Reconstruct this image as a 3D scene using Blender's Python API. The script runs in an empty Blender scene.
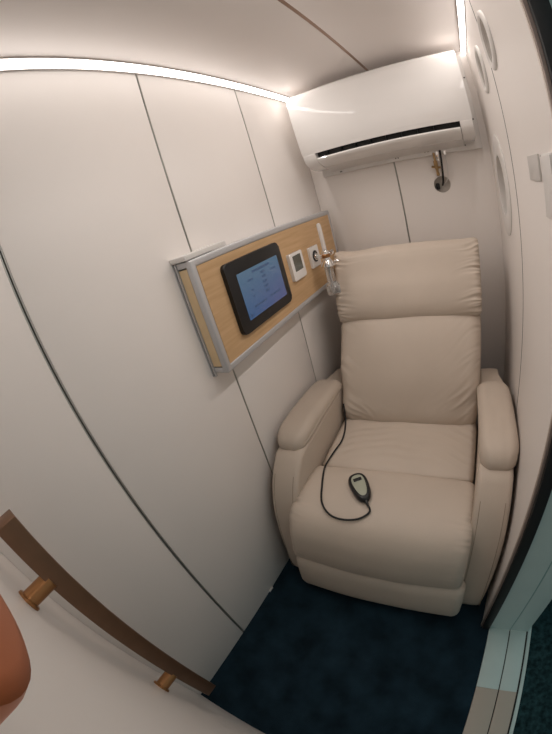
import bpy, bmesh, math, random
from mathutils import Vector, Matrix, noise
from mathutils.bvhtree import BVHTree

random.seed(7)
scene = bpy.context.scene
COL = scene.collection
PI = math.pi

# ------------------------------------------------------------------ camera
# wide clip-on lens: fisheye with a slightly compressed edge, 36 mm along the 734 px side
camd = bpy.data.cameras.new('camera')
cam = bpy.data.objects.new('camera', camd)
COL.objects.link(cam)
camd.type = 'PANO'
PX = 36.0 / 734.0
FPX, KD = 342.416, -0.043565
def set_lens(t):
    t.panorama_type = 'FISHEYE_LENS_POLYNOMIAL'
    t.fisheye_fov = 3.1
    t.fisheye_polynomial_k0 = 0.0
    t.fisheye_polynomial_k1 = -(1.0 / PX) / FPX
    t.fisheye_polynomial_k2 = 0.0
    t.fisheye_polynomial_k3 = -KD / FPX / 400.0 ** 2 / PX ** 3
    t.fisheye_polynomial_k4 = 0.0
set_lens(camd)
camd.sensor_width = 36.0
camd.clip_start = 0.01
camd.clip_end = 50.0
R = Matrix(((0.83433931, -0.01023838, 0.55115613),
            (0.48235249, 0.49757363, -0.72094144),
            (-0.26685949, 0.86736132, 0.42008375)))
cam.matrix_world = Matrix.Translation((0.7492, 0.1038, 1.4259)) @ R.to_4x4()
scene.camera = cam

# ------------------------------------------------------------------ world + exposure
world = bpy.data.worlds.new('world')
scene.world = world
world.use_nodes = True
world.node_tree.nodes['Background'].inputs[0].default_value = (0.55, 0.72, 0.72, 1)
world.node_tree.nodes['Background'].inputs[1].default_value = 0.42
vs = scene.view_settings
vs.view_transform = 'Standard'
vs.look = 'None'
vs.gamma = 1.0
vs.use_curve_mapping = False
vs.exposure = -0.15
LED = 4.5           # radiance of the LED diffusers
LED_W = 3.0         # watts of each strip (lamps made in the strip's builder)
scene.cycles.diffuse_bounces = 10
scene.cycles.max_bounces = 16

# ------------------------------------------------------------------ room measures (metres)
W, D, H = 0.899, 1.865, 2.0
Y1, Y2, Y3 = 0.330, 0.854, 1.360       # joints of the left wall
XB = 0.440                              # joint of the back wall and the ceiling
YR = 1.192                              # joint of the right wall
YG = 0.648                              # doorway jamb
XJ = 1.082                              # outer face of the cabin wall
T = 0.03                                # panel thickness

# ------------------------------------------------------------------ materials
def mat(name, col, rough=0.5, metal=0.0, bump=0.0, bscale=200.0, var=0.0, vscale=6.0, spec=0.5, coat=0.0,
        emit=None, estr=0.0, trans=0.0, ior=1.45, alpha=1.0):
    m = bpy.data.materials.new(name)
    m.use_nodes = True
    nt = m.node_tree
    b = nt.nodes['Principled BSDF']
    b.inputs['Base Color'].default_value = (*col, 1)
    b.inputs['Roughness'].default_value = rough
    b.inputs['Metallic'].default_value = metal
    b.inputs['Specular IOR Level'].default_value = spec
    b.inputs['Coat Weight'].default_value = coat
    b.inputs['Transmission Weight'].default_value = trans
    b.inputs['IOR'].default_value = ior
    b.inputs['Alpha'].default_value = alpha
    if emit:
        b.inputs['Emission Color'].default_value = (*emit, 1)
        b.inputs['Emission Strength'].default_value = estr
    tc = nt.nodes.new('ShaderNodeTexCoord')
    if var > 0:
        n = nt.nodes.new('ShaderNodeTexNoise')
        n.inputs['Scale'].default_value = vscale
        n.inputs['Detail'].default_value = 4
        nt.links.new(tc.outputs['Object'], n.inputs['Vector'])
        r = nt.nodes.new('ShaderNodeValToRGB')
        r.color_ramp.elements[0].position = 0.3
        r.color_ramp.elements[1].position = 0.7
        r.color_ramp.elements[0].color = (*[max(0, c * (1 - var)) for c in col], 1)
        r.color_ramp.elements[1].color = (*[min(1, c * (1 + var)) for c in col], 1)
        nt.links.new(n.outputs['Fac'], r.inputs['Fac'])
        nt.links.new(r.outputs['Color'], b.inputs['Base Color'])
    if bump > 0:
        n2 = nt.nodes.new('ShaderNodeTexNoise')
        n2.inputs['Scale'].default_value = bscale
        n2.inputs['Detail'].default_value = 3
        nt.links.new(tc.outputs['Object'], n2.inputs['Vector'])
        bp = nt.nodes.new('ShaderNodeBump')
        bp.inputs['Strength'].default_value = bump
        bp.inputs['Distance'].default_value = 0.002
        nt.links.new(n2.outputs['Fac'], bp.inputs['Height'])
        nt.links.new(bp.outputs['Normal'], b.inputs['Normal'])
    return m

M = {}
M['panel'] = mat('white_wall_panel', (0.80, 0.76, 0.73), 0.42, var=0.015, vscale=2.5, bump=0.03, bscale=30)
M['ceiling'] = mat('ceiling_panel', (0.81, 0.765, 0.74), 0.5, var=0.015, vscale=2.0)
M['joint'] = mat('aluminium_joint', (0.40, 0.40, 0.37), 0.4, 0.5)
M['gap'] = mat('dark_joint_gap', (0.02, 0.02, 0.018), 0.8)
M['core'] = mat('grey_wall_core', (0.45, 0.42, 0.38), 0.8, var=0.1, vscale=20)
M['copper_strip'] = mat('bronze_ceiling_joint', (0.36, 0.24, 0.18), 0.35, 0.7)
M['led'] = mat('led_diffuser', (0.9, 0.9, 0.9), 0.5, emit=(1.0, 0.94, 0.895), estr=LED)
M['rail'] = mat('led_rail', (0.45, 0.42, 0.40), 0.35, 0.8)
M['carpet'] = mat('navy_carpet', (0.010, 0.023, 0.034), 0.95, bump=0.9, bscale=420, var=0.45, vscale=9, spec=0.1)
M['carpet_out'] = mat('dark_teal_carpet', (0.016, 0.040, 0.045), 0.95, bump=0.9, bscale=300, var=0.6, vscale=60, spec=0.1)
M['leather'] = mat('beige_leather', (0.535, 0.458, 0.385), 0.46, bump=0.12, bscale=260, var=0.03, vscale=5, spec=0.4)
M['stitch'] = mat('beige_thread', (0.30, 0.24, 0.18), 0.7)
M['white_plastic'] = mat('glossy_white_plastic', (0.80, 0.785, 0.77), 0.06, spec=0.6, coat=0.6)
M['matte_plastic'] = mat('white_plastic', (0.68, 0.66, 0.64), 0.4)
M['dark_plastic'] = mat('black_plastic', (0.012, 0.012, 0.013), 0.35)
M['rubber'] = mat('black_rubber', (0.008, 0.009, 0.010), 0.6)
M['hole'] = mat('dark_hole', (0.02, 0.018, 0.016), 0.9)
M['alu'] = mat('silver_aluminium', (0.52, 0.52, 0.53), 0.45, 0.35)
M['brass'] = mat('brass', (0.34, 0.225, 0.11), 0.35, 0.8)
M['chrome'] = mat('chrome', (0.85, 0.84, 0.83), 0.08, 1.0)
M['copper'] = mat('satin_copper', (0.64, 0.20, 0.075), 0.40, 0.75)
M['bronze'] = mat('brushed_bronze', (0.185, 0.10, 0.058), 0.42, 0.5, var=0.06, vscale=30)
M['antique'] = mat('antique_copper', (0.40, 0.20, 0.085), 0.28, 0.9)
M['clear'] = mat('clear_acrylic', (0.95, 0.95, 0.95), 0.06, trans=0.9, ior=1.3)
M['frost'] = mat('frosted_tube', (0.9, 0.88, 0.86), 0.25, trans=0.45, ior=1.3)
M['door_aqua'] = mat('pale_aqua_surface', (0.52, 0.63, 0.61), 0.4, var=0.04, vscale=6)  # pale aqua tone of the jamb, sill lip and far part of the sill
M['door_aqua_dark'] = mat('dark_aqua_groove', (0.22, 0.40, 0.39), 0.4)  # darker aqua tone of the jamb groove
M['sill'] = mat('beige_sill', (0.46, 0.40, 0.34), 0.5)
M['trim'] = mat('pinkish_metal_trim', (0.36, 0.28, 0.25), 0.4, 0.5)
M['trim_light'] = mat('beige_metal_trim', (0.62, 0.55, 0.50), 0.4, 0.2)
M['lcd'] = mat('grey_lcd', (0.10, 0.105, 0.09), 0.15)
M['remote_face'] = mat('grey_green_faceplate', (0.36, 0.38, 0.30), 0.35)

def wood_mat():
    m = mat('pale_oak_veneer', (0.60, 0.40, 0.22), 0.5)
    nt = m.node_tree; b = nt.nodes['Principled BSDF']
    tc = nt.nodes.new('ShaderNodeTexCoord'); mp = nt.nodes.new('ShaderNodeMapping')
    mp.inputs['Scale'].default_value = (10, 1.6, 26)
    n = nt.nodes.new('ShaderNodeTexNoise'); n.inputs['Scale'].default_value = 3; n.inputs['Detail'].default_value = 6
    r = nt.nodes.new('ShaderNodeValToRGB')
    r.color_ramp.elements[0].position = 0.3; r.color_ramp.elements[0].color = (0.50, 0.315, 0.155, 1)
    r.color_ramp.elements[1].position = 0.75; r.color_ramp.elements[1].color = (0.62, 0.415, 0.235, 1)
    nt.links.new(tc.outputs['Object'], mp.inputs[0]); nt.links.new(mp.outputs[0], n.inputs['Vector'])
    nt.links.new(n.outputs['Fac'], r.inputs[0]); nt.links.new(r.outputs[0], b.inputs['Base Color'])
    return m
M['wood'] = wood_mat()
M['wood_pale'] = mat('pale_wood_side', (0.70, 0.53, 0.32), 0.5, var=0.05, vscale=25)  # console ends, lighter and yellower than the front

def screen_mat():
    # what the display shows: blue at the top, violet lower right
    m = mat('tablet_display', (0.02, 0.03, 0.05), 0.15)
    nt = m.node_tree; b = nt.nodes['Principled BSDF']
    tc = nt.nodes.new('ShaderNodeTexCoord')
    sp = nt.nodes.new('ShaderNodeSeparateXYZ'); nt.links.new(tc.outputs['Generated'], sp.inputs[0])
    r1 = nt.nodes.new('ShaderNodeValToRGB')
    r1.color_ramp.elements[0].color = (0.055, 0.145, 0.34, 1); r1.color_ramp.elements[1].color = (0.135, 0.25, 0.37, 1)
    nt.links.new(sp.outputs['Z'], r1.inputs[0])
    mx = nt.nodes.new('ShaderNodeMixRGB'); mx.inputs[2].default_value = (0.13, 0.13, 0.32, 1)
    mul = nt.nodes.new('ShaderNodeMath'); mul.operation = 'MULTIPLY'
    inv = nt.nodes.new('ShaderNodeMath'); inv.operation = 'SUBTRACT'; inv.inputs[0].default_value = 0.9
    inv.use_clamp = True
    nt.links.new(sp.outputs['Z'], inv.inputs[1])
    nt.links.new(inv.outputs[0], mul.inputs[0]); nt.links.new(sp.outputs['Y'], mul.inputs[1])
    nt.links.new(mul.outputs[0], mx.inputs[0]); nt.links.new(r1.outputs[0], mx.inputs[1])
    nt.links.new(mx.outputs[0], b.inputs['Emission Color']); b.inputs['Emission Strength'].default_value = 0.50
    return m
M['screen'] = screen_mat()
M['print'] = mat('screen_print', (0.03, 0.05, 0.10), 0.3, emit=(0.05, 0.10, 0.20), estr=0.45)
M['plate'] = mat('light_grey_plate', (0.56, 0.54, 0.52), 0.4)

# ------------------------------------------------------------------ helpers
def link_mesh(name, verts, faces, material, parent=None, smooth=False, auto=None):
    me = bpy.data.meshes.new(name)
    me.from_pydata([tuple(v) for v in verts], [], faces)
    me.validate()
    bm = bmesh.new(); bm.from_mesh(me)
    bmesh.ops.recalc_face_normals(bm, faces=bm.faces)
    bm.to_mesh(me); bm.free()
    o = bpy.data.objects.new(name, me)
    COL.objects.link(o)
    me.materials.append(M[material])
    if parent is not None:
        o.parent = parent
    if smooth:
        for p in me.polygons:
            p.use_smooth = True
        if auto is not None:
            bm = bmesh.new(); bm.from_mesh(me)
            for e in bm.edges:
                if len(e.link_faces) == 2 and e.calc_face_angle(0) > auto:
                    e.smooth = False
            bm.to_mesh(me); bm.free()
    return o

def from_bm(name, bm, material, parent=None, smooth=True, auto=math.radians(35)):
    bmesh.ops.recalc_face_normals(bm, faces=bm.faces)
    for f in bm.faces: f.smooth = smooth
    if smooth:
        for e in bm.edges:
            if len(e.link_faces) == 2 and e.calc_face_angle(0) > auto: e.smooth = False
    me = bpy.data.meshes.new(name); bm.to_mesh(me); bm.free()
    o = bpy.data.objects.new(name, me); COL.objects.link(o)
    me.materials.append(M[material])
    if parent is not None: o.parent = parent
    return o

def add_box(bm, lo, hi, bevel=0.0, seg=2):
    r = bmesh.ops.create_cube(bm, size=1.0)
    vs_ = r['verts']
    for v in vs_:
        v.co = Vector([lo[i] + (v.co[i] + 0.5) * (hi[i] - lo[i]) for i in range(3)])
    if bevel > 0:
        es = list({e for v in vs_ for e in v.link_edges})
        bmesh.ops.bevel(bm, geom=es, offset=bevel, segments=seg, profile=0.5, affect='EDGES')

def box(name, lo, hi, material, parent=None, bevel=0.0, seg=2):
    bm = bmesh.new(); add_box(bm, lo, hi, bevel, seg)
    return from_bm(name, bm, material, parent)

def boxes(name, lst, material, parent=None, bevel=0.0):
    bm = bmesh.new()
    for lo, hi in lst: add_box(bm, lo, hi, bevel)
    return from_bm(name, bm, material, parent)

def add_tube(bm, pts, r, seg=10, cap=True):
    pts = [Vector(p) for p in pts]; n = len(pts)
    rr = r if isinstance(r, (list, tuple)) else [r] * n
    t0 = (pts[1] - pts[0]).normalized()
    a = Vector((0, 0, 1)) if abs(t0.z) < 0.9 else Vector((1, 0, 0))
    u = t0.cross(a).normalized()
    rings = []
    for i, p in enumerate(pts):
        t = (pts[min(i + 1, n - 1)] - pts[max(i - 1, 0)]).normalized()
        u = (u - t * u.dot(t)).normalized(); w = t.cross(u)
        rings.append([bm.verts.new(p + (u * math.cos(k * 2 * PI / seg) + w * math.sin(k * 2 * PI / seg)) * rr[i]) for k in range(seg)])
    for i in range(n - 1):
        for k in range(seg):
            bm.faces.new((rings[i][k], rings[i][(k + 1) % seg], rings[i + 1][(k + 1) % seg], rings[i + 1][k]))
    if cap:
        bm.faces.new(rings[0]); bm.faces.new(rings[-1])

def tube(name, pts, r, material, parent=None, seg=10):
    bm = bmesh.new(); add_tube(bm, pts, r, seg)
    return from_bm(name, bm, material, parent)

def add_lathe(bm, prof, origin, axis, seg=32, close=False):
    """prof = [(radius, height along axis)]"""
    o = Vector(origin); ax = Vector(axis).normalized()
    a = Vector((0, 0, 1)) if abs(ax.z) < 0.9 else Vector((1, 0, 0))
    u = ax.cross(a).normalized(); w = ax.cross(u)
    rings = []
    for r, h in prof:
        if r < 1e-6:
            rings.append([bm.verts.new(o + ax * h)])
        else:
            rings.append([bm.verts.new(o + ax * h + (u * math.cos(2 * PI * k / seg) + w * math.sin(2 * PI * k / seg)) * r) for k in range(seg)])
    prs = list(zip(rings[:-1], rings[1:]))
    if close: prs.append((rings[-1], rings[0]))
    for A, B in prs:
        for k in range(seg):
            k2 = (k + 1) % seg
            if len(A) == 1 and len(B) == 1: continue
            if len(A) == 1: bm.faces.new((A[0], B[k], B[k2]))
            elif len(B) == 1: bm.faces.new((A[k], A[k2], B[0]))
            else: bm.faces.new((A[k], A[k2], B[k2], B[k]))

def lathe(name, prof, origin, axis, material, parent=None, seg=32, close=False):
    bm = bmesh.new(); add_lathe(bm, prof, origin, axis, seg, close)
    return from_bm(name, bm, material, parent)

def catmull(pts, n, closed=True):
    """resample control points to n points evenly along a smooth curve"""
    k = len(pts); P = [Vector(p) for p in pts]; fine = []
    cnt = k if closed else k - 1
    for i in range(cnt):
        if closed: p0, p1, p2, p3 = P[(i - 1) % k], P[i], P[(i + 1) % k], P[(i + 2) % k]
        else: p0, p1, p2, p3 = P[max(i - 1, 0)], P[i], P[i + 1], P[min(i + 2, k - 1)]
        for j in range(16):
            t = j / 16
            fine.append(0.5 * ((2 * p1) + (p2 - p0) * t + (2 * p0 - 5 * p1 + 4 * p2 - p3) * t * t + (3 * p1 - p0 - 3 * p2 + p3) * t ** 3))
    fine.append(fine[0].copy() if closed else P[-1].copy())
    L = [0.0]
    for a, b in zip(fine[:-1], fine[1:]): L.append(L[-1] + (b - a).length)
    out = []; tot = L[-1]; j = 0
    m = n if closed else n - 1
    for i in range(n):
        s = tot * i / m
        while j < len(L) - 2 and L[j + 1] < s: j += 1
        f = (s - L[j]) / max(L[j + 1] - L[j], 1e-9)
        out.append(fine[j].lerp(fine[j + 1], min(f, 1)))
    return out

def cushion(name, loop, hw, r, material, parent, n=96, inner=30, arc=7, crown=0.0, disp=None, x0=0.0, wf=None, xf=None):
    """soft block: closed (y, z) outline swept across x, its side edges rounded by r, crowned and wrinkled"""
    P = catmull([Vector((a, b, 0)) for a, b in loop], n)
    area = sum(P[i].x * P[(i + 1) % n].y - P[(i + 1) % n].x * P[i].y for i in range(n))
    sg = 1 if area > 0 else -1
    N = []
    for i in range(n):
        t = (P[(i + 1) % n] - P[i - 1]).normalized(); N.append(Vector((t.y * sg, -t.x * sg, 0)))
    st = []
    for j in range(arc): a = PI / 2 * (1 - j / arc); st.append((-(hw - r) - r * math.sin(a), r * (1 - math.cos(a))))
    for j in range(inner + 1): st.append((-(hw - r) + 2 * (hw - r) * j / inner, 0.0))
    for j in range(1, arc + 1): a = PI / 2 * j / arc; st.append(((hw - r) + r * math.sin(a), r * (1 - math.cos(a))))
    verts = []
    for x, ins in st:
        s = x / hw
        for i in range(n):
            off = -ins + crown * (1 - s * s)
            if disp: off += disp(s, i / n, P[i].x, P[i].y)
            q = P[i] + N[i] * off
            k = wf(P[i].y) if wf else 1.0
            verts.append((x0 + (xf(x * k, q.x, q.y) if xf else x * k), q.x, q.y))
    faces = []
    m = len(st)
    for j in range(m - 1):
        for i in range(n):
            i2 = (i + 1) % n
            faces.append((j * n + i, j * n + i2, (j + 1) * n + i2, (j + 1) * n + i))
    for j, ring in ((0, 1), (m - 1, -1)):
        c = len(verts); base = [verts[j * n + i] for i in range(n)]
        verts.append(tuple(sum(v[k] for v in base) / n for k in range(3)))
        for i in range(n): faces.append((j * n + i, j * n + (i + 1) % n, c))
    return link_mesh(name, verts, faces, material, parent, smooth=True)

def extrude_x(name, loop, x0, x1, material, parent=None, smooth=True, bevel=0.0):
    bm = bmesh.new()
    a = [bm.verts.new((x0, y, z)) for y, z in loop]; b = [bm.verts.new((x1, y, z)) for y, z in loop]
    n = len(loop)
    for i in range(n): bm.faces.new((a[i], a[(i + 1) % n], b[(i + 1) % n], b[i]))
    fa = bm.faces.new(a); fb = bm.faces.new(b)
    if bevel > 0:
        es = list(fa.edges) + list(fb.edges)
        bmesh.ops.bevel(bm, geom=es, offset=bevel, segments=2, profile=0.5, affect='EDGES')
    return from_bm(name, bm, material, parent, smooth)

def panel_holes(name, rect, holes, to3, thick, material, parent):
    """flat panel in (u, v) with round holes, to3(u, v, depth) -> point"""
    bm = bmesh.new()
    def ring(pts):
        vv = [bm.verts.new((u, v, 0)) for u, v in pts]
        return [bm.edges.new((vv[i], vv[(i + 1) % len(vv)])) for i in range(len(vv))], vv
    u0, v0, u1, v1 = rect
    es, _ = ring([(u0, v0), (u1, v0), (u1, v1), (u0, v1)])
    for cu, cv, r in holes:
        e2, _ = ring([(cu + r * math.cos(2 * PI * k / 40), cv + r * math.sin(2 * PI * k / 40)) for k in range(40)])
        es += e2
    bmesh.ops.triangle_fill(bm, use_beauty=True, use_dissolve=False, edges=es)
    r = bmesh.ops.extrude_face_region(bm, geom=list(bm.faces))
    for v in r['geom']:
        if isinstance(v, bmesh.types.BMVert): v.co.z = thick
    for v in bm.verts: v.co = Vector(to3(v.co.x, v.co.y, v.co.z))
    return from_bm(name, bm, material, parent, smooth=False)

def empty(name, loc=(0, 0, 0), rz=0.0):
    o = bpy.data.objects.new(name, None); COL.objects.link(o)
    o.location = loc; o.rotation_euler = (0, 0, rz); o.empty_display_size = 0.05
    return o

def tag(o, label, cat=None, group=None, kind=None):
    o['label'] = label
    if cat: o['category'] = cat
    if group: o['group'] = group
    if kind: o['kind'] = kind
    return o

# ================================================================== SETTING
# floor
fl = tag(box('floor', (-T, -T, -0.04), (0.930, D + T, 0.0), 'carpet'), 'navy blue carpet floor of the cabin', 'floor', kind='structure')
tag(box('floor_outside', (XJ + 0.0165, -1.2, -0.05), (3.2, 3.0, -0.012), 'carpet_out'), 'dark teal carpet floor outside the doorway', 'floor', kind='structure')

# left wall: backing with four panels and three double-rail joints
wl = tag(box('wall_left', (-0.07, -T, 0.0), (-T, D + T, H), 'gap'), 'white panelled wall on the left', 'wall', kind='structure')
edges = [(0.0, 0.0), (Y1, 0.0055), (Y2, 0.0040), (Y3, 0.0037), (D, 0.0)]
for (a, ga), (b, gb) in zip(edges[:-1], edges[1:]):
    box('panel', (-T + 0.0005, a + ga, 0.0), (0.0, b - gb, H), 'panel', wl, bevel=0.0012)
for y, g in edges[1:-1]:
    k = g * 0.30
    boxes('joint_strip', [((-0.02, y - g + 0.0003, 0.0), (-0.0015, y - k, H - 0.02)), ((-0.02, y + k, 0.0), (-0.0015, y + g - 0.0003, H - 0.02))], 'joint', wl)

# back wall
HX, HZ, HR = 0.648, 1.394, 0.040
wb = tag(box('wall_back', (-0.07, D + T, 0.0), (XJ, D + 0.07, H), 'core'), 'white back wall behind the chair', 'wall', kind='structure')
gb = 0.004
box('panel', (0.0, D, 0.0), (XB - gb, D + T - 0.0005, H), 'panel', wb, bevel=0.001)
panel_holes('panel', (XB + gb, 0.0, W + T, H), [(HX, HZ, HR)], lambda u, v, w: (u, D + w, v), T - 0.0005, 'panel', wb)
boxes('joint_strip', [((XB - gb + 0.0003, D + 0.0015, 0), (XB - 0.001, D + 0.02, H)), ((XB + 0.001, D + 0.0015, 0), (XB + gb - 0.0003, D + 0.02, H))], 'joint', wb)

# right wall from the back corner to the doorway
V1 = (1.095, 1.767, 0.060); V2 = (1.405, 1.775, 0.062); V3 = (1.53, 1.372, 0.112)
wr = tag(box('wall_right', (W + T, YG + 0.005, 0.0), (W + T + 0.02, D + T - 0.0005, H), 'core'), 'white panelled wall on the right', 'wall', kind='structure')
gr = 0.006
panel_holes('panel', (YG + 0.012, 0.0, YR - gr, H), [V1], lambda u, v, w: (W + w, u, v), T - 0.0005, 'panel', wr)
panel_holes('panel', (YR + gr, 0.0, D, H), [V2, V3], lambda u, v, w: (W + w, u, v), T - 0.0005, 'panel', wr)
boxes('joint_strip', [((W + 0.0003, YR - gr, 0.0), (W + 0.02, YR + gr, H))], 'gap', wr)

# front wall (the camera stands close to it)
wf_ = tag(box('wall_front', (-0.07, -0.05, 0.0), (0.930, -0.0005, H), 'core'), 'white front wall with the grab handle', 'wall', kind='structure')
box('panel', (0.0005, -0.0004, 0.0), (0.93, 0.0, H), 'panel', wf_)

# ceiling
ce = tag(box('ceiling', (-0.07, -0.05, H + 0.012), (XJ, D + 0.07, H + 0.06), 'gap'), 'pale ceiling with a bronze joint', 'ceiling', kind='structure')
box('panel', (0.0, 0.0, H), (XB - 0.006, D, H + 0.0115), 'ceiling', ce, bevel=0.001)
box('panel', (XB + 0.006, 0.0, H), (0.93, D, H + 0.0115), 'ceiling', ce, bevel=0.001)
box('joint_strip', (XB - 0.0055, 0.0, H + 0.0012), (XB + 0.0055, D, H + 0.008), 'copper_strip', ce)

# doorway in the right wall: seal, jamb, sill
dr = empty('door_1', (W, YG, 0)); tag(dr, 'open doorway with black seal, aqua jamb and sill', 'doorway', kind='structure')
def drp(o):
    o.parent = dr; o.matrix_parent_inverse = Matrix.Translation((-W, -YG, 0)); return o
drp(box('edge_trim', (W - 0.004, YG + 0.0045, 0.0), (W + 0.004, YG + 0.0118, H), 'trim_light', None, 0.001))
drp(boxes('edge_trim', [((W - 0.0025, YG - 0.002, 0.0), (W + 0.004, YG + 0.0035, H))], 'trim'))
bm = bmesh.new()
add_box(bm, (W + 0.003, YG - 0.012, 0.0), (W + 0.0325, YG + 0.0045, H), 0.004)
drp(from_bm('door_seal', bm, 'rubber'))
jl = []
drp(boxes('jamb', [((W + 0.033, YG, 0.0), (1.011, YG + 0.05, H)), ((1.011, YG + 0.004, 0.0), (1.015, YG + 0.05, H)), ((1.015, YG, 0.0), (XJ, YG + 0.05, H))], 'door_aqua'))
drp(box('jamb_groove', (1.0112, YG + 0.001, 0.0), (1.0148, YG + 0.0045, H), 'door_aqua_dark'))
drp(box('sill_lip', (XJ + 0.0024, -0.3, -0.03), (XJ + 0.016, YG + 0.05, 0.0), 'door_aqua', None, 0.001))
YF = 0.412  # sill colour changes from pale aqua to beige here
drp(boxes('sill', [((0.931, YF, -0.03), (1.011, YG, 0.002)), ((1.015, YF, -0.03), (1.078, YG, 0.002))], 'door_aqua', None, 0.001))
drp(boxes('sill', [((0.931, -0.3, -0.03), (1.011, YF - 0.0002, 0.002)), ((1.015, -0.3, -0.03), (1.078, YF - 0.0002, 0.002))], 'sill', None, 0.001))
drp(boxes('sill_groove', [((1.0112, -0.3, -0.03), (1.0148, YG, -0.003))], 'gap'))
drp(box('sill_edge', (1.0785, -0.3, -0.03), (XJ + 0.002, YG, 0.003), 'gap', None, 0.001))

# ================================================================== LED STRIPS
def led(name, label, side):
    t = empty(name, (0 if side < 0 else W, D / 2, H)); tag(t, label, 'led light', 'corner led strips')
    e = 0.0225
    X = (lambda v: v) if side < 0 else (lambda v: W - v)
    y0, y1 = 0.22, D - 0.002
    bm = bmesh.new()
    q = [(0.0018, H - e + 0.0018), (e - 0.0018, H - 0.0018), (e * 0.45, H - e * 0.25)]
    A = [bm.verts.new((X(a), y0, b)) for a, b in q]; B = [bm.verts.new((X(a), y1, b)) for a, b in q]
    for i in range(3): bm.faces.new((A[i], A[(i + 1) % 3], B[(i + 1) % 3], B[i]))
    bm.faces.new(A); bm.faces.new(B)
    o = from_bm('diffuser', bm, 'led', None, smooth=False); o.parent = t; o.matrix_parent_inverse = t.matrix_basis.inverted()
    for lo, hi in (((0.0002, H - e - 0.0015), (0.003, H - e + 0.0015)), ((e - 0.0015, H - 0.003), (e + 0.0015, H - 0.0002))):
        xa, xb = sorted((X(lo[0]), X(hi[0])))
        o = box('rail', (xa, y0, lo[1]), (xb, y1, hi[1]), 'rail'); o.parent = t; o.matrix_parent_inverse = t.matrix_basis.inverted()
    la = bpy.data.lights.new('led_lamp', 'AREA'); la.shape = 'RECTANGLE'
    la.size = 0.024; la.size_y = y1 - y0 - 0.15; la.energy = LED_W; la.color = (1.0, 0.925, 0.87); la.spread = math.radians(126)
    lo_ = bpy.data.objects.new('led_lamp', la); COL.objects.link(lo_)
    nrm = Vector((-side * 1.0, 0, -1.0)).normalized()
    c = Vector((X(e / 2), (y0 + y1) / 2 - 0.07, H - e / 2)) + nrm * 0.0012
    zx = -nrm; yx = Vector((0, 1, 0)); xx = yx.cross(zx)
    lo_.matrix_world = Matrix(((xx.x, yx.x, zx.x, c.x), (xx.y, yx.y, zx.y, c.y), (xx.z, yx.z, zx.z, c.z), (0, 0, 0, 1)))
    lo_.parent = t; lo_.matrix_parent_inverse = t.matrix_basis.inverted()
    return t
led('led_strip', 'glowing white LED strip in the ceiling corner above the wood console', -1)
led('led_strip', 'glowing white LED strip in the ceiling corner above the round vents', 1)

# ================================================================== AIR CONDITIONER
def under(t, o):
    o.parent = t; o.matrix_parent_inverse = t.matrix_basis.inverted(); return o
ac = empty('air_conditioner', (0.452, D, 1.535)); tag(ac, 'glossy white split air conditioner high on the back wall', 'air conditioner')
AX0, AX1 = 0.066, 0.838
def qz(l): return [(D - q, z) for q, z in l]
cover = catmull([Vector((q, z, 0)) for q, z in [(0.03, 1.962), (0.11, 1.962), (0.165, 1.957), (0.197, 1.942), (0.210, 1.905), (0.214, 1.84), (0.213, 1.77), (0.208, 1.705), (0.198, 1.648)]], 40, closed=False)
outer = [(p.x, p.y) for p in cover]
inner = [(0.188, 1.650), (0.198, 1.71), (0.203, 1.77), (0.204, 1.84), (0.200, 1.90), (0.190, 1.932), (0.16, 1.946), (0.11, 1.95), (0.03, 1.95)]
under(ac, extrude_x('front_cover', qz(outer + inner), AX0, AX1, 'white_plastic', None, True, 0.003))
under(ac, extrude_x('chassis', qz([(0.03, 1.949), (0.11, 1.949), (0.16, 1.944), (0.187, 1.93), (0.187, 1.665), (0.03, 1.665)]), AX0 + 0.004, AX1 - 0.004, 'matte_plastic'))
under(ac, box('air_outlet', (0.13, D - 0.165, 1.60), (0.785, D - 0.06, 1.662), 'dark_plastic'))
fo = catmull([Vector((q, z, 0)) for q, z in [(0.1925, 1.619), (0.186, 1.608), (0.165, 1.596), (0.135, 1.586), (0.108, 1.579)]], 14, closed=False)
fi = [(p.x - 0.003, p.y + 0.006) for p in reversed(fo)]
under(ac, extrude_x('air_flap', qz([(p.x, p.y) for p in fo] + fi), 0.132, 0.782, 'white_plastic', None, True))
capl = [(0.1985, 1.6475), (0.196, 1.628), (0.186, 1.608), (0.165, 1.594), (0.135, 1.584), (0.10, 1.575), (0.03, 1.572), (0.03, 1.6645), (0.186, 1.6645)]
under(ac, extrude_x('end_cap', qz(capl), AX0, 0.130, 'white_plastic', None, True, 0.004))
under(ac, extrude_x('end_cap', qz(capl), 0.784, AX1, 'white_plastic', None, True, 0.004))
for i in range(9):
    x = 0.18 + i * 0.07
    under(ac, box('louver', (x, D - 0.184, 1.618), (x + 0.002, D - 0.166, 1.655), 'dark_plastic'))
under(ac, extrude_x('bottom_tray', qz([(0.107, 1.5775), (0.03, 1.555), (0.03, 1.571), (0.107, 1.583)]), 0.1305, 0.7835, 'matte_plastic'))
pl = under(ac, box('mounting_plate', (0.075, D - 0.030, 1.537), (0.866, D - 0.0005, 1.972), 'matte_plastic', None, 0.003))
scr = [(0.857, 1.866), (0.850, 1.672), (0.172, 1.5455), (0.178, 1.5455), (0.458, 1.551), (0.470, 1.551), (0.60, 1.556), (0.615, 1.556), (0.755, 1.558), (0.775, 1.559), (0.79, 1.559)]
for i, (x, z) in enumerate(scr):
    s = lathe('screw_hole', [(0, 0), (0.0035 if i < 2 else 0.003, 0), (0.0035 if i < 2 else 0.003, 0.0012), (0, 0.0012)], (x, D - 0.030, z), (0, -1, 0), 'hole', None, 10)
    under(ac, s)

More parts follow.
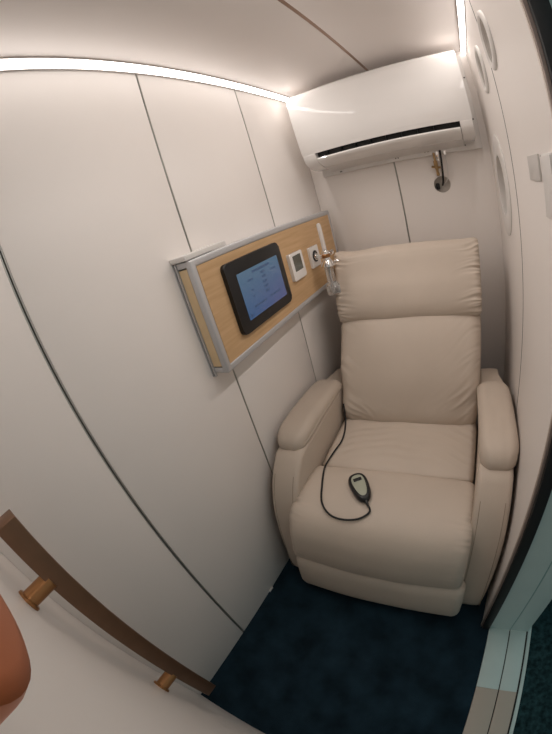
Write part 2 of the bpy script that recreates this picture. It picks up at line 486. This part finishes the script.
# valves, cable and the hole below the air conditioner
vt = empty('pipe_valve', (0.632, D - 0.02, 1.45)); tag(vt, 'small brass pipe valve hanging below the air conditioner', 'valve')
def vp(o): return under(vt, o)
bx_, by_ = 0.638, D - 0.028
vp(lathe('pipe', [(0, 1.545), (0.006, 1.545), (0.006, 1.50), (0, 1.50)], (bx_, by_, 0), (0, 0, 1), 'brass', None, 14))
vp(lathe('nut', [(0, 1.508), (0.010, 1.508), (0.011, 1.503), (0.011, 1.49), (0.010, 1.485), (0, 1.485)], (bx_, by_, 0), (0, 0, 1), 'brass', None, 6))
vp(lathe('valve_body', [(0, 1.485), (0.008, 1.485), (0.009, 1.472), (0.006, 1.462), (0.006, 1.452), (0, 1.452)], (bx_ + 0.001, by_, 0), (0, 0, 1), 'brass', None, 16))
vp(lathe('nut', [(0, -0.022), (0.006, -0.022), (0.006, 0.02), (0, 0.02)], (bx_, by_, 1.478), (1, 0, -0.2), 'brass', None, 6))
vp(lathe('end_cap', [(0, 1.453), (0.0085, 1.453), (0.0085, 1.44), (0.005, 1.436), (0, 1.436)], (bx_ + 0.002, by_, 0), (0, 0, 1), 'brass', None, 6))
vc = empty('pipe_valve', (0.655, D - 0.02, 1.52)); tag(vc, 'chrome pipe fitting between the brass valve and the black cable', 'valve')
under(vc, lathe('nut', [(0, 1.548), (0.009, 1.548), (0.009, 1.525), (0.006, 1.52), (0.006, 1.508), (0, 1.508)], (0.655, by_, 0), (0, 0, 1), 'chrome', None, 8))
under(vc, lathe('nut', [(0, 1.548), (0.007, 1.548), (0.007, 1.53), (0, 1.53)], (0.69, by_, 0), (0, 0, 1), 'chrome', None, 8))
tag(tube('power_cable', catmull([Vector(p) for p in [(0.669, D - 0.034, 1.553), (0.668, D - 0.036, 1.52), (0.664, D - 0.034, 1.47), (0.660, D - 0.022, 1.43), (0.655, D + 0.0, 1.405), (0.648, D + 0.02, 1.39)]], 24, closed=False), 0.0048, 'rubber'), 'black cable running from the air conditioner into the round wall hole', 'cable')
tag(tube('drain_hose', catmull([Vector(p) for p in [(0.688, D - 0.03, 1.53), (0.689, D - 0.03, 1.47), (0.680, D - 0.018, 1.42), (0.665, D + 0.01, 1.40)]], 18, closed=False), 0.0022, 'matte_plastic'), 'thin pale hose beside the black cable below the air conditioner', 'hose')
tag(box('foam_plug', (0.617, D + 0.012, 1.372), (0.634, D + 0.029, 1.402), 'rubber', None, 0.004), 'black foam plug at the left edge of the round wall hole', 'plug')

# ================================================================== ROUND VENTS ON THE RIGHT WALL
def vent(label, c, ro, ht, flat=False):
    y, z, r = c
    t = empty('round_vent', (W, y, z)); tag(t, label, 'vent', 'round vents on the right wall')
    if flat: prof = [(r + 0.0002, -0.004), (r + 0.0002, ht * 0.8), (r + 0.006, ht), (ro - 0.03, ht), (ro - 0.006, ht * 0.8), (ro, ht * 0.45), (ro, 0.0004), (r + 0.02, 0.0004)]
    else:
        prof = [(r + 0.0002, -0.004), (r + 0.0004, ht * 0.45), (r + 0.006, ht), (ro - 0.007, ht), (ro - 0.002, ht * 0.7), (ro, ht * 0.3), (ro, 0.0004), (r + 0.004, 0.0004)]
    under(t, lathe('rim', prof, (W, y, z), (-1, 0, 0), 'matte_plastic', None, 56, close=True))
    under(t, lathe('duct', [(r - 0.0004, 0.001), (r - 0.0004, -0.026), (r - 0.003, -0.026), (r - 0.003, 0.001)], (W, y, z), (-1, 0, 0), 'matte_plastic', None, 48, close=True))
    g = under(t, lathe('grille', [(0, -0.025), (r - 0.0035, -0.025), (r - 0.0035, -0.028), (0, -0.028)], (W, y, z), (-1, 0, 0), 'core', None, 40))
    return t
vent('small round vent with raised rim on the doorway side of the wall joint', V1, 0.080, 0.009)
vent('small round vent with raised rim on the chair side of the wall joint', V2, 0.083, 0.009)
vent('large flat round vent low on the right wall beside the headrest', V3, 0.190, 0.007, True)

# switch box next to the doorway
sb = empty('switch_box', (W, 0.705, 1.343)); tag(sb, 'narrow white switch box on the right wall beside the doorway', 'switch box')
under(sb, box('housing', (W - 0.012, 0.668, 1.343), (W - 0.0002, 0.742, 1.448), 'matte_plastic', None, 0.0015))
under(sb, box('cover', (W - 0.0145, 0.670, 1.346), (W - 0.0121, 0.738, 1.445), 'matte_plastic', None, 0.001))
under(sb, box('back_gasket', (W - 0.0122, 0.7421, 1.345), (W - 0.0003, 0.7475, 1.446), 'gap'))
tag(box('sign_plate', (W - 0.0045, 0.81, 1.402), (W - 0.0002, 0.915, 1.452), 'plate', None, 0.0008), 'small grey plate on the right wall beside the switch box', 'plate')

# ================================================================== WALL CONSOLE
CY0, CY1, CZ0, CZ1, CX = 0.762, 1.800, 1.018, 1.368, 0.070
cs = empty('wall_console', (0, (CY0 + CY1) / 2, CZ0)); tag(cs, 'shallow wooden console box with aluminium edges on the left wall', 'console')
f = 0.022
under(cs, box('wood_front', (CX - 0.008, CY0 + f, CZ0 + f), (CX - 0.002, CY1 - f, CZ1 - f), 'wood', None))
under(cs, box('wood_side', (0.016, CY0 + 0.002, CZ0 + f), (CX - f, CY0 + 0.008, CZ1 - f), 'wood_pale', None))
under(cs, box('wood_side', (0.016, CY1 - 0.008, CZ0 + f), (CX - f, CY1 - 0.002, CZ1 - f), 'wood_pale', None))
under(cs, box('bottom_board', (0.001, CY0 + 0.01, CZ0 + 0.004), (CX - f, CY1 - 0.01, CZ0 + 0.012), 'alu', None))
under(cs, box('top_board', (0.001, CY0 + 0.01, CZ1 - 0.012), (CX - f, CY1 - 0.01, CZ1 - 0.004), 'alu', None))
under(cs, box('edge_profile', (CX - f, CY0, CZ1 - f), (CX, CY1, CZ1), 'alu', None, 0.005, 3))
under(cs, box('edge_profile', (CX - f, CY0, CZ0), (CX, CY1, CZ0 + f), 'alu', None, 0.005, 3))
under(cs, box('edge_profile', (CX - f, CY0 - 0.0005, CZ0 + 0.004), (CX + 0.0004, CY0 + f, CZ1 - 0.004), 'alu', None, 0.006, 3))
under(cs, box('edge_profile', (CX - f, CY1 - f, CZ0 + 0.004), (CX + 0.0004, CY1 + 0.0005, CZ1 - 0.004), 'alu', None, 0.006, 3))
for ya, yb in ((CY0 - 0.0004, CY0 + 0.012), (CY1 - 0.012, CY1 + 0.0004)):
    for za, zb in ((CZ0 + 0.0005, CZ0 + f - 0.004), (CZ1 - f + 0.004, CZ1 - 0.0005)):
        under(cs, box('end_profile', (0.0146, ya, za), (CX - f + 0.004, yb, zb), 'alu', None, 0.003))
under(cs, boxes('wall_channel', [((0.0005, CY0 - 0.003, CZ0 - 0.012), (0.0045, CY0 + 0.004, CZ1)), ((0.009, CY0 - 0.003, CZ0 - 0.012), (0.0145, CY0 + 0.004, CZ1))], 'alu', None))
under(cs, box('channel_slot', (0.0046, CY0, CZ0 - 0.011), (0.0089, CY0 + 0.004, CZ1), 'gap', None))
under(cs, box('ledge', (0.0005, CY0 - 0.006, CZ1 + 0.002), (0.062, 0.945, CZ1 + 0.017), 'matte_plastic', None, 0.002))

# tablet on the console
TY0, TY1, TZ0, TZ1 = 0.872, 1.206, 1.086, 1.318
tb = empty('tablet', (CX, (TY0 + TY1) / 2, TZ0)); tag(tb, 'black tablet showing a blue screen on the wooden console', 'tablet')
def rrect_x(name, x0, x1, y0, y1, z0, z1, r, material, parent, bev=0.0):
    bm = bmesh.new(); loop = []
    for cy, cz, a0 in ((y1 - r, z1 - r, 0), (y0 + r, z1 - r, 90), (y0 + r, z0 + r, 180), (y1 - r, z0 + r, 270)):
        for k in range(7):
            a = math.radians(a0 + 15 * k); loop.append((cy + r * math.cos(a), cz + r * math.sin(a)))
    A = [bm.verts.new((x0, y, z)) for y, z in loop]; B = [bm.verts.new((x1, y, z)) for y, z in loop]
    n = len(loop)
    for i in range(n): bm.faces.new((A[i], A[(i + 1) % n], B[(i + 1) % n], B[i]))
    bm.faces.new(A); fb = bm.faces.new(B)
    if bev > 0: bmesh.ops.bevel(bm, geom=list(fb.edges), offset=bev, segments=3, profile=0.5, affect='EDGES')
    o = from_bm(name, bm, material, None); under(parent, o); return o
rrect_x('casing', CX - 0.0018, CX + 0.013, TY0, TY1, TZ0, TZ1, 0.018, 'dark_plastic', tb, 0.004)
SY0, SY1, SZ0, SZ1 = TY0 + 0.047, TY1 - 0.034, TZ0 + 0.034, TZ1 - 0.044
sc_ = rrect_x('screen', CX + 0.0132, CX + 0.0136, SY0, SY1, SZ0, SZ1, 0.002, 'screen', tb)
def bar(u0, u1, v, h):
    yl = SY0 + (SY1 - SY0) * u0; yh = SY0 + (SY1 - SY0) * u1; zc = SZ0 + (SZ1 - SZ0) * v
    # short broken strokes, as the blurred lettering reads
    bm = bmesh.new(); y = yl
    rnd = random.Random(int(u0 * 1000 + v * 77))
    while y < yh:
        w = rnd.uniform(0.004, 0.010); add_box(bm, (CX + 0.01362, y, zc - h * rnd.uniform(0.35, 0.5)), (CX + 0.0138, min(y + w, yh), zc + h * rnd.uniform(0.35, 0.5)))
        y += w + 0.0012
    under(tb, from_bm('lettering', bm, 'print', None, smooth=False))
bar(0.32, 0.76, 0.905, 0.010)
bar(0.18, 0.30, 0.77, 0.008); bar(0.76, 0.88, 0.76, 0.006)
for k, v in enumerate((0.80, 0.70, 0.585, 0.475, 0.37)): bar(0.50, 0.61, v, 0.010)
bar(0.16, 0.48, 0.20, 0.008); bar(0.58, 0.86, 0.21, 0.008)
bar(0.20, 0.26, 0.55, 0.005); bar(0.20, 0.26, 0.42, 0.005)
bar(0.03, 0.09, 0.07, 0.010)

# thermostat and outlet on the console
th = empty('thermostat', (CX, 1.32, 1.14)); tag(th, 'white square thermostat with grey display beside the tablet', 'thermostat')
rrect_x('housing', CX - 0.0018, CX + 0.012, 1.262, 1.372, 1.140, 1.250, 0.006, 'white_plastic', th, 0.003)
rrect_x('display', CX + 0.0122, CX + 0.0126, 1.284, 1.354, 1.174, 1.238, 0.003, 'lcd', th)
ol = empty('gas_outlet', (CX, 1.497, 1.14)); tag(ol, 'white outlet plate with dark socket behind the flow meter', 'outlet')
rrect_x('plate', CX - 0.0018, CX + 0.008, 1.450, 1.545, 1.142, 1.236, 0.005, 'white_plastic', ol, 0.002)
under(ol, lathe('socket', [(0.026, 0.006), (0.026, 0.011), (0.018, 0.013), (0.018, 0.006)], (CX, 1.497, 1.190), (1, 0, 0), 'dark_plastic', None, 28, close=True))

# oxygen flow meter with humidifier bottle plugged into the outlet
FX, FY = 0.145, 1.462
fm = empty('flow_meter', (FX, FY, 1.02)); tag(fm, 'chrome oxygen flow meter with clear bottle and white tube', 'flow meter')
under(fm, lathe('connector', [(0, 0.013), (0.015, 0.013), (0.015, 0.022), (0.010, 0.024), (0.010, 0.072), (0, 0.072)], (CX, 1.495, 1.188), (FX - CX, FY - 1.495, 0), 'chrome', None, 24))
under(fm, lathe('valve_body', [(0, 1.212), (0.013, 1.212), (0.016, 1.206), (0.016, 1.176), (0.020, 1.168), (0.031, 1.150), (0.031, 1.144), (0, 1.144)], (FX, FY, 0), (0, 0, 1), 'chrome', None, 28))
under(fm, lathe('collar', [(0.0165, 1.182), (0.0185, 1.184), (0.0185, 1.196), (0.0165, 1.198)], (FX, FY, 0), (0, 0, 1), 'antique', None, 28, close=True))
under(fm, lathe('control_knob', [(0, 0.014), (0.006, 0.014), (0.006, 0.026), (0.012, 0.028), (0.012, 0.044), (0, 0.046)], (FX, FY, 1.192), (0.3, 0.95, 0.1), 'chrome', None, 20))
under(fm, lathe('flow_tube', [(0, 1.212), (0.0095, 1.212), (0.0095, 1.325), (0.007, 1.332), (0, 1.334)], (FX, FY, 0), (0, 0, 1), 'frost', None, 20))
bt = under(fm, lathe('bottle', [(0.018, 1.143), (0.019, 1.138), (0.019, 1.07), (0.030, 1.055), (0.030, 1.022), (0.028, 1.016), (0, 1.016), (0, 1.018), (0.0265, 1.018), (0.0285, 1.024), (0.0285, 1.054), (0.0175, 1.068), (0.0175, 1.138), (0.0165, 1.142)], (FX, FY, 0), (0, 0, 1), 'clear', None, 32))
under(fm, lathe('dip_tube', [(0, 1.1435), (0.003, 1.1435), (0.003, 1.03), (0, 1.03)], (FX, FY, 0), (0, 0, 1), 'matte_plastic', None, 10))
under(fm, lathe('outlet_nozzle', [(0, 0.028), (0.005, 0.028), (0.005, 0.040), (0.007, 0.042), (0.004, 0.052), (0, 0.052)], (FX, FY, 1.155), (0.9, 0.3, 0.1), 'chrome', None, 14))

# ================================================================== RECLINER
ROT = math.radians(1.2)
RX, RY = 0.4515, 1.25
ch = empty('recliner_chair', (RX, RY, 0.0), ROT); tag(ch, 'beige leather recliner armchair filling the end of the cabin', 'armchair')
def L(pts): return [(y - RY, z) for y, z in pts]
nz = noise.noise
def gath(amp, freq, width, ph=0.0, nlo=0.0, nscale=6.0, shear=0.0):
    """gathers pinched into the side seams, plus a soft overall unevenness"""
    def f(s, t, y, z):
        d = 1 - abs(s)
        sd = 1.0 if s > 0 else 0.0
        q = (t + shear * d) * freq
        w = nz(Vector((q * 0.55 + ph + sd * 31, d * 3.0, sd * 9.0)))
        g = nz(Vector((q + 0.8 * w + ph * 7 + sd * 53, d * 2.2, 4.0)))
        g = 1 - 2.4 * abs(g)                      # sharp valleys, rounded folds
        m = min(1.3, max(0.1, 0.55 + 1.5 * nz(Vector((t * 8 + ph * 3 + sd * 17, 5.1, 2.0)))))
        e = math.exp(-d / (width * (0.6 + 0.8 * m)))
        return amp * e * g * m + nlo * nz(Vector((s * 2.2 + ph, y * nscale, z * nscale)))
    return f

# seat (rear part, with creases spreading from the back)
def seat_disp(s, t, y, z):
    v = gath(0.0022, 26, 0.10, 1.0, 0.003, 5.0)(s, t, y, z)
    if z > 0.43:
        a = y - (1.33 - RY) + 0.10 * s * s
        v += 0.0017 * math.sin(a * 150 + 4.5 * nz(Vector((s * 2.5, y * 5, 3.3)))) * max(0, 0.5 + 0.9 * nz(Vector((s * 2.0 + 4, y * 9, 1.7)))) * min(1, max(0, (y + 0.26) / 0.08))
    return v
seat = cushion('seat_cushion', L([(1.33, 0.34), (1.345, 0.42), (1.31, 0.468), (1.20, 0.474), (1.08, 0.472), (1.005, 0.462), (0.982, 0.442), (0.985, 0.38), (1.05, 0.32), (1.2, 0.31)]),
               0.303, 0.030, 'leather', ch, n=240, inner=70, crown=0.010, disp=seat_disp)
# front of the seat, rolling down over the leg rest
legc = cushion('leg_rest_cushion', L([(0.985, 0.40), (0.979, 0.445), (0.955, 0.470), (0.88, 0.480), (0.79, 0.476), (0.722, 0.452), (0.682, 0.400), (0.664, 0.33), (0.660, 0.272), (0.668, 0.240), (0.70, 0.234), (0.80, 0.25), (0.93, 0.30)]),
               0.323, 0.034, 'leather', ch, crown=0.012, n=220, inner=60, disp=gath(0.011, 40, 0.05, 2.0, 0.004, 4.0), x0=-0.004)
foot = cushion('footrest_panel', L([(0.72, 0.225), (0.69, 0.244), (0.662, 0.238), (0.644, 0.205), (0.634, 0.14), (0.632, 0.085), (0.640, 0.052), (0.662, 0.042), (0.70, 0.05), (0.722, 0.10)]),
               0.331, 0.034, 'leather', ch, n=140, crown=0.004, disp=gath(0.003, 16, 0.05, 3.0, 0.0025, 6.0), x0=0.004)
# back
back = cushion('backrest_cushion', L([(1.295, 0.450), (1.280, 0.495), (1.300, 0.57), (1.345, 0.68), (1.415, 0.79), (1.480, 0.862), (1.53, 0.885), (1.60, 0.88), (1.60, 0.82), (1.52, 0.68), (1.44, 0.54), (1.38, 0.45), (1.33, 0.425)]),
               0.315, 0.046, 'leather', ch, n=280, inner=80, crown=0.022, disp=gath(0.019, 34, 0.15, 4.0, 0.006, 5.0, 0.22), wf=lambda z: 0.955 + 0.055 * min(1, max(0, (z - 0.45) / 0.42)))
head = cushion('headrest_cushion', L([(1.520, 0.862), (1.482, 0.880), (1.480, 0.93), (1.510, 1.00), (1.550, 1.062), (1.586, 1.122), (1.610, 1.147), (1.652, 1.155), (1.700, 1.135), (1.715, 1.07), (1.685, 0.98), (1.64, 0.89), (1.58, 0.858)]),
               0.328, 0.028, 'leather', ch, n=300, inner=80, crown=0.010, disp=gath(0.023, 40, 0.075, 5.0, 0.004, 5.0, 0.05), x0=0.004, wf=lambda z: 0.968 + 0.032 * min(1, max(0, (z - 0.87) / 0.25)))
cushion('back_shell', L([(1.40, 0.25), (1.42, 0.42), (1.52, 0.62), (1.63, 0.82), (1.70, 0.98), (1.73, 1.08), (1.75, 1.02), (1.72, 0.8), (1.62, 0.5), (1.55, 0.25), (1.48, 0.22)]),
        0.300, 0.012, 'leather', ch, n=60, inner=6)
# arms
arm_loop = L([(0.905, 0.602), (0.858, 0.578), (0.805, 0.52), (0.760, 0.43), (0.734, 0.32), (0.718, 0.20), (0.708, 0.09), (0.716, 0.030), (0.80, 0.018), (1.20, 0.02), (1.46, 0.025), (1.535, 0.08), (1.555, 0.30), (1.555, 0.50), (1.530, 0.590), (1.46, 0.612), (1.30, 0.608), (1.10, 0.605)])
pad_loop = L([(0.918, 0.588), (0.902, 0.608), (0.909, 0.636), (0.942, 0.660), (1.01, 0.670), (1.15, 0.668), (1.26, 0.660), (1.330, 0.645), (1.358, 0.622), (1.350, 0.603), (1.28, 0.598), (1.10, 0.600), (0.95, 0.592)])
for sx in (-1, 1):
    ac_x = sx * 0.367
    def arm_x(x, y, z, sx=sx):
        k = min(1.0, max(0.0, (y + RY - 1.36) / 0.10)) * min(1.0, max(0.0, (z - 0.42) / 0.12))
        lo = max(0.0, (0.45 - z) / 0.45) ** 2 if x * sx > 0 else 0.0
        return x * (1 - 0.26 * k - 0.30 * lo) - sx * 0.013 * k
    def pad_x(x, y, z, sx=sx):
        Y = y + RY
        u = min(1.0, max(0.0, (0.985 - Y) / 0.085)); v = min(1.0, max(0.0, (Y - 1.30) / 0.06))
        return x * (1 - 0.26 * u * u - 0.22 * v * v) + sx * 0.022 * (1.10 - Y) * (1.4 if sx > 0 else 0.5)
    arm = cushion('armrest', arm_loop, 0.0585, 0.016, 'leather', ch, n=100, inner=8, crown=0.004, x0=ac_x, xf=arm_x)
    pad = cushion('arm_pad', pad_loop, 0.0670, 0.030, 'leather', ch, n=90, inner=14, arc=9, crown=0.006, disp=gath(0.0012, 40, 0.25, 7.0 + sx, 0.0015, 9.0), x0=sx * 0.3685, xf=pad_x)
    # stitched seams running down the arm front, on both edges
    for k in (-1, 1):
        P = catmull([Vector((0, y, z)) for y, z in arm_loop], 100)
        C0 = sum((p for p in P), Vector()) / 100
        pts = []
        for i in range(4, 38):
            p = P[i]; t = (P[i + 1] - P[i - 1]).normalized(); nrm = Vector((0, -t.z, t.y))
            if nrm.dot(p - C0) < 0: nrm = -nrm
            pts.append(Vector((ac_x + k * 0.040, p.y, p.z)) + nrm * 0.0022)
        o = tube('seam', pts, 0.0011, 'stitch', arm, 6)
ch_m = Matrix.Translation((RX, RY, 0)) @ Matrix.Rotation(ROT, 4, 'Z')

def bvh_of(objs):
    V, F = [], []
    for o in objs:
        b = len(V); V += [ch_m @ v.co for v in o.data.vertices]; F += [[b + i for i in p.vertices] for p in o.data.polygons]
    return BVHTree.FromPolygons(V, F)
SEATB = bvh_of([seat, legc])
def drop(x, y, up=0.0):
    h = SEATB.ray_cast(Vector((x, y, 0.60)), Vector((0, 0, -1)))
    return Vector((x, y, (h[0].z if h[0] else 0.48) + up))

# remote control on the seat
A = Vector((0.332, 0.913)); B = Vector((0.418, 0.796))          # far end, cord end
ax2 = (B - A).normalized(); mid = (A + B) / 2
p1 = drop(A.x, A.y); p2 = drop(B.x, B.y)
h = SEATB.ray_cast(Vector((mid.x, mid.y, 0.6)), Vector((0, 0, -1)))
nrm = h[1] if h[1].z > 0 else -h[1]
fwd = (p2 - p1).normalized(); side = nrm.cross(fwd).normalized(); nrm = fwd.cross(side).normalized()
rc = empty('remote_control', (mid.x, mid.y, drop(mid.x, mid.y).z)); tag(rc, 'black hand remote with grey face and black cord on the seat', 'remote control')
org = drop(mid.x, mid.y, 0.001)
RM = Matrix((( fwd.x, side.x, nrm.x, org.x), (fwd.y, side.y, nrm.y, org.y), (fwd.z, side.z, nrm.z, org.z), (0, 0, 0, 1)))
def egg(hl, w0, w1, n=40):
    out = []
    for k in range(n):
        a = 2 * PI * k / n; c, s = math.cos(a), math.sin(a)
        u = hl * math.copysign(abs(c) ** 0.75, c); w = (w0 + (w1 - w0) * (u + hl) / (2 * hl))
        out.append((u, w * math.copysign(abs(s) ** 0.8, s)))
    return out
def slab(name, loop, zs, material):
    """loop scaled per level: zs = [(z, scale)]"""
    bm = bmesh.new(); rings = []
    for z, k in zs: rings.append([bm.verts.new(RM @ Vector((u * k, v * k, z))) for u, v in loop])
    n = len(loop)
    for a, b in zip(rings[:-1], rings[1:]):
        for i in range(n): bm.faces.new((a[i], a[(i + 1) % n], b[(i + 1) % n], b[i]))
    bm.faces.new(rings[0]); bm.faces.new(rings[-1])
    return under(rc, from_bm(name, bm, material, None))
slab('housing', egg(0.070, 0.039, 0.028), [(0.0, 0.86), (0.004, 0.97), (0.011, 1.0), (0.018, 0.97), (0.023, 0.88), (0.0245, 0.78)], 'dark_plastic')
slab('faceplate', egg(0.052, 0.027, 0.016), [(0.0244, 1.0), (0.0254, 1.0), (0.0258, 0.96)], 'remote_face')
bm = bmesh.new(); add_box(bm, (-0.034, -0.015, 0.0257), (-0.020, 0.015, 0.0264), 0.002)
for v in bm.verts: v.co = RM @ v.co
under(rc, from_bm('display', bm, 'dark_plastic', None))
st0 = RM @ Vector((0.058, 0, 0.011)); st1 = RM @ Vector((0.082, 0.0, 0.008))
under(rc, tube('strain_relief', [st0, (st0 + st1) / 2, st1], [0.008, 0.0065, 0.0045], 'dark_plastic', None, 12))
cpts = [RM @ Vector((0.076, 0, 0.0085))]
for x, y in [(0.437, 0.766), (0.405, 0.735), (0.350, 0.724), (0.300, 0.733), (0.258, 0.770), (0.228, 0.840), (0.200, 0.920), (0.186, 0.975), (0.195, 1.04), (0.204, 1.10), (0.196, 1.16), (0.180, 1.215)]:
    zz = max(drop(x + a, y + b).z for a in (-0.014, 0, 0.014) for b in (-0.014, 0, 0.014))
    cpts.append(Vector((x, y, zz + 0.0042)))
cpts += [Vector((0.172, 1.245, 0.500)), Vector((0.166, 1.262, 0.53)), Vector((0.161, 1.275, 0.555))]
cpts2 = catmull(cpts, 150, closed=False)
under(rc, tube('cord', cpts2, 0.0036, 'rubber', None, 8))

# ================================================================== GRAB HANDLE ON THE FRONT WALL
HXc = 0.215
gh = empty('grab_handle', (HXc, 0.0, 0.40)); tag(gh, 'square bronze grab handle upright on the front wall', 'handle')
bm = bmesh.new()
add_box(bm, (HXc - 0.017, -0.021, 0.0), (HXc + 0.017, 0.017, 0.80), 0.0015)
for v in bm.verts:
    k = v.co.z / 0.80
    v.co = Vector((v.co.x, v.co.y + 0.060 + 0.009 * k, 0.395 + v.co.z * 0.985))
under(gh, from_bm('bar', bm, 'bronze', None))
for z, yb in ((1.052, 0.055), (0.605, 0.046)):
    so = under(gh, lathe('standoff', [(0, 0.003), (0.0165, 0.003), (0.0165, yb), (0, yb)], (HXc + 0.005, 0, z), (0, 1, 0), 'antique', None, 28))
    lf = lathe('flange', [(0, 0.0003), (0.022, 0.0003), (0.022, 0.004), (0.020, 0.006), (0.0166, 0.006), (0, 0.006)], (HXc + 0.005, 0, z), (0, 1, 0), 'antique', None, 32)
    lf.parent = so; lf.matrix_parent_inverse = Matrix.Identity(4)

# round copper knob near the camera
kx, kz, kr = 0.6468, 1.4205, 0.0674
kn = empty('door_knob', (kx, 0, kz)); tag(kn, 'round satin copper knob on the front wall near the grab handle', 'knob')
under(kn, lathe('knob', [(0, 0.078), (kr - 0.006, 0.078), (kr - 0.003, 0.0775), (kr - 0.0008, 0.076), (kr, 0.0735), (kr, 0.050), (kr - 0.004, 0.042), (kr - 0.014, 0.036), (0.020, 0.032), (0, 0.032)], (kx, 0, kz), (0, 1, 0), 'copper', None, 64))
under(kn, lathe('stem', [(0, 0.033), (0.017, 0.033), (0.015, 0.010), (0, 0.010)], (kx, 0, kz), (0, 1, 0), 'copper', None, 32))
under(kn, lathe('rose', [(0, 0.0003), (0.030, 0.0003), (0.030, 0.007), (0.027, 0.010), (0, 0.010)], (kx, 0, kz), (0, 1, 0), 'copper', None, 40))

# little white chip at the foot of the left wall
bm = bmesh.new(); add_box(bm, (0.001, 0.548, 0.0), (0.007, 0.575, 0.012), 0.002)
tag(from_bm('sealant_chip', bm, 'matte_plastic'), 'small white chip at the foot of the left wall in front of the chair', 'chip')
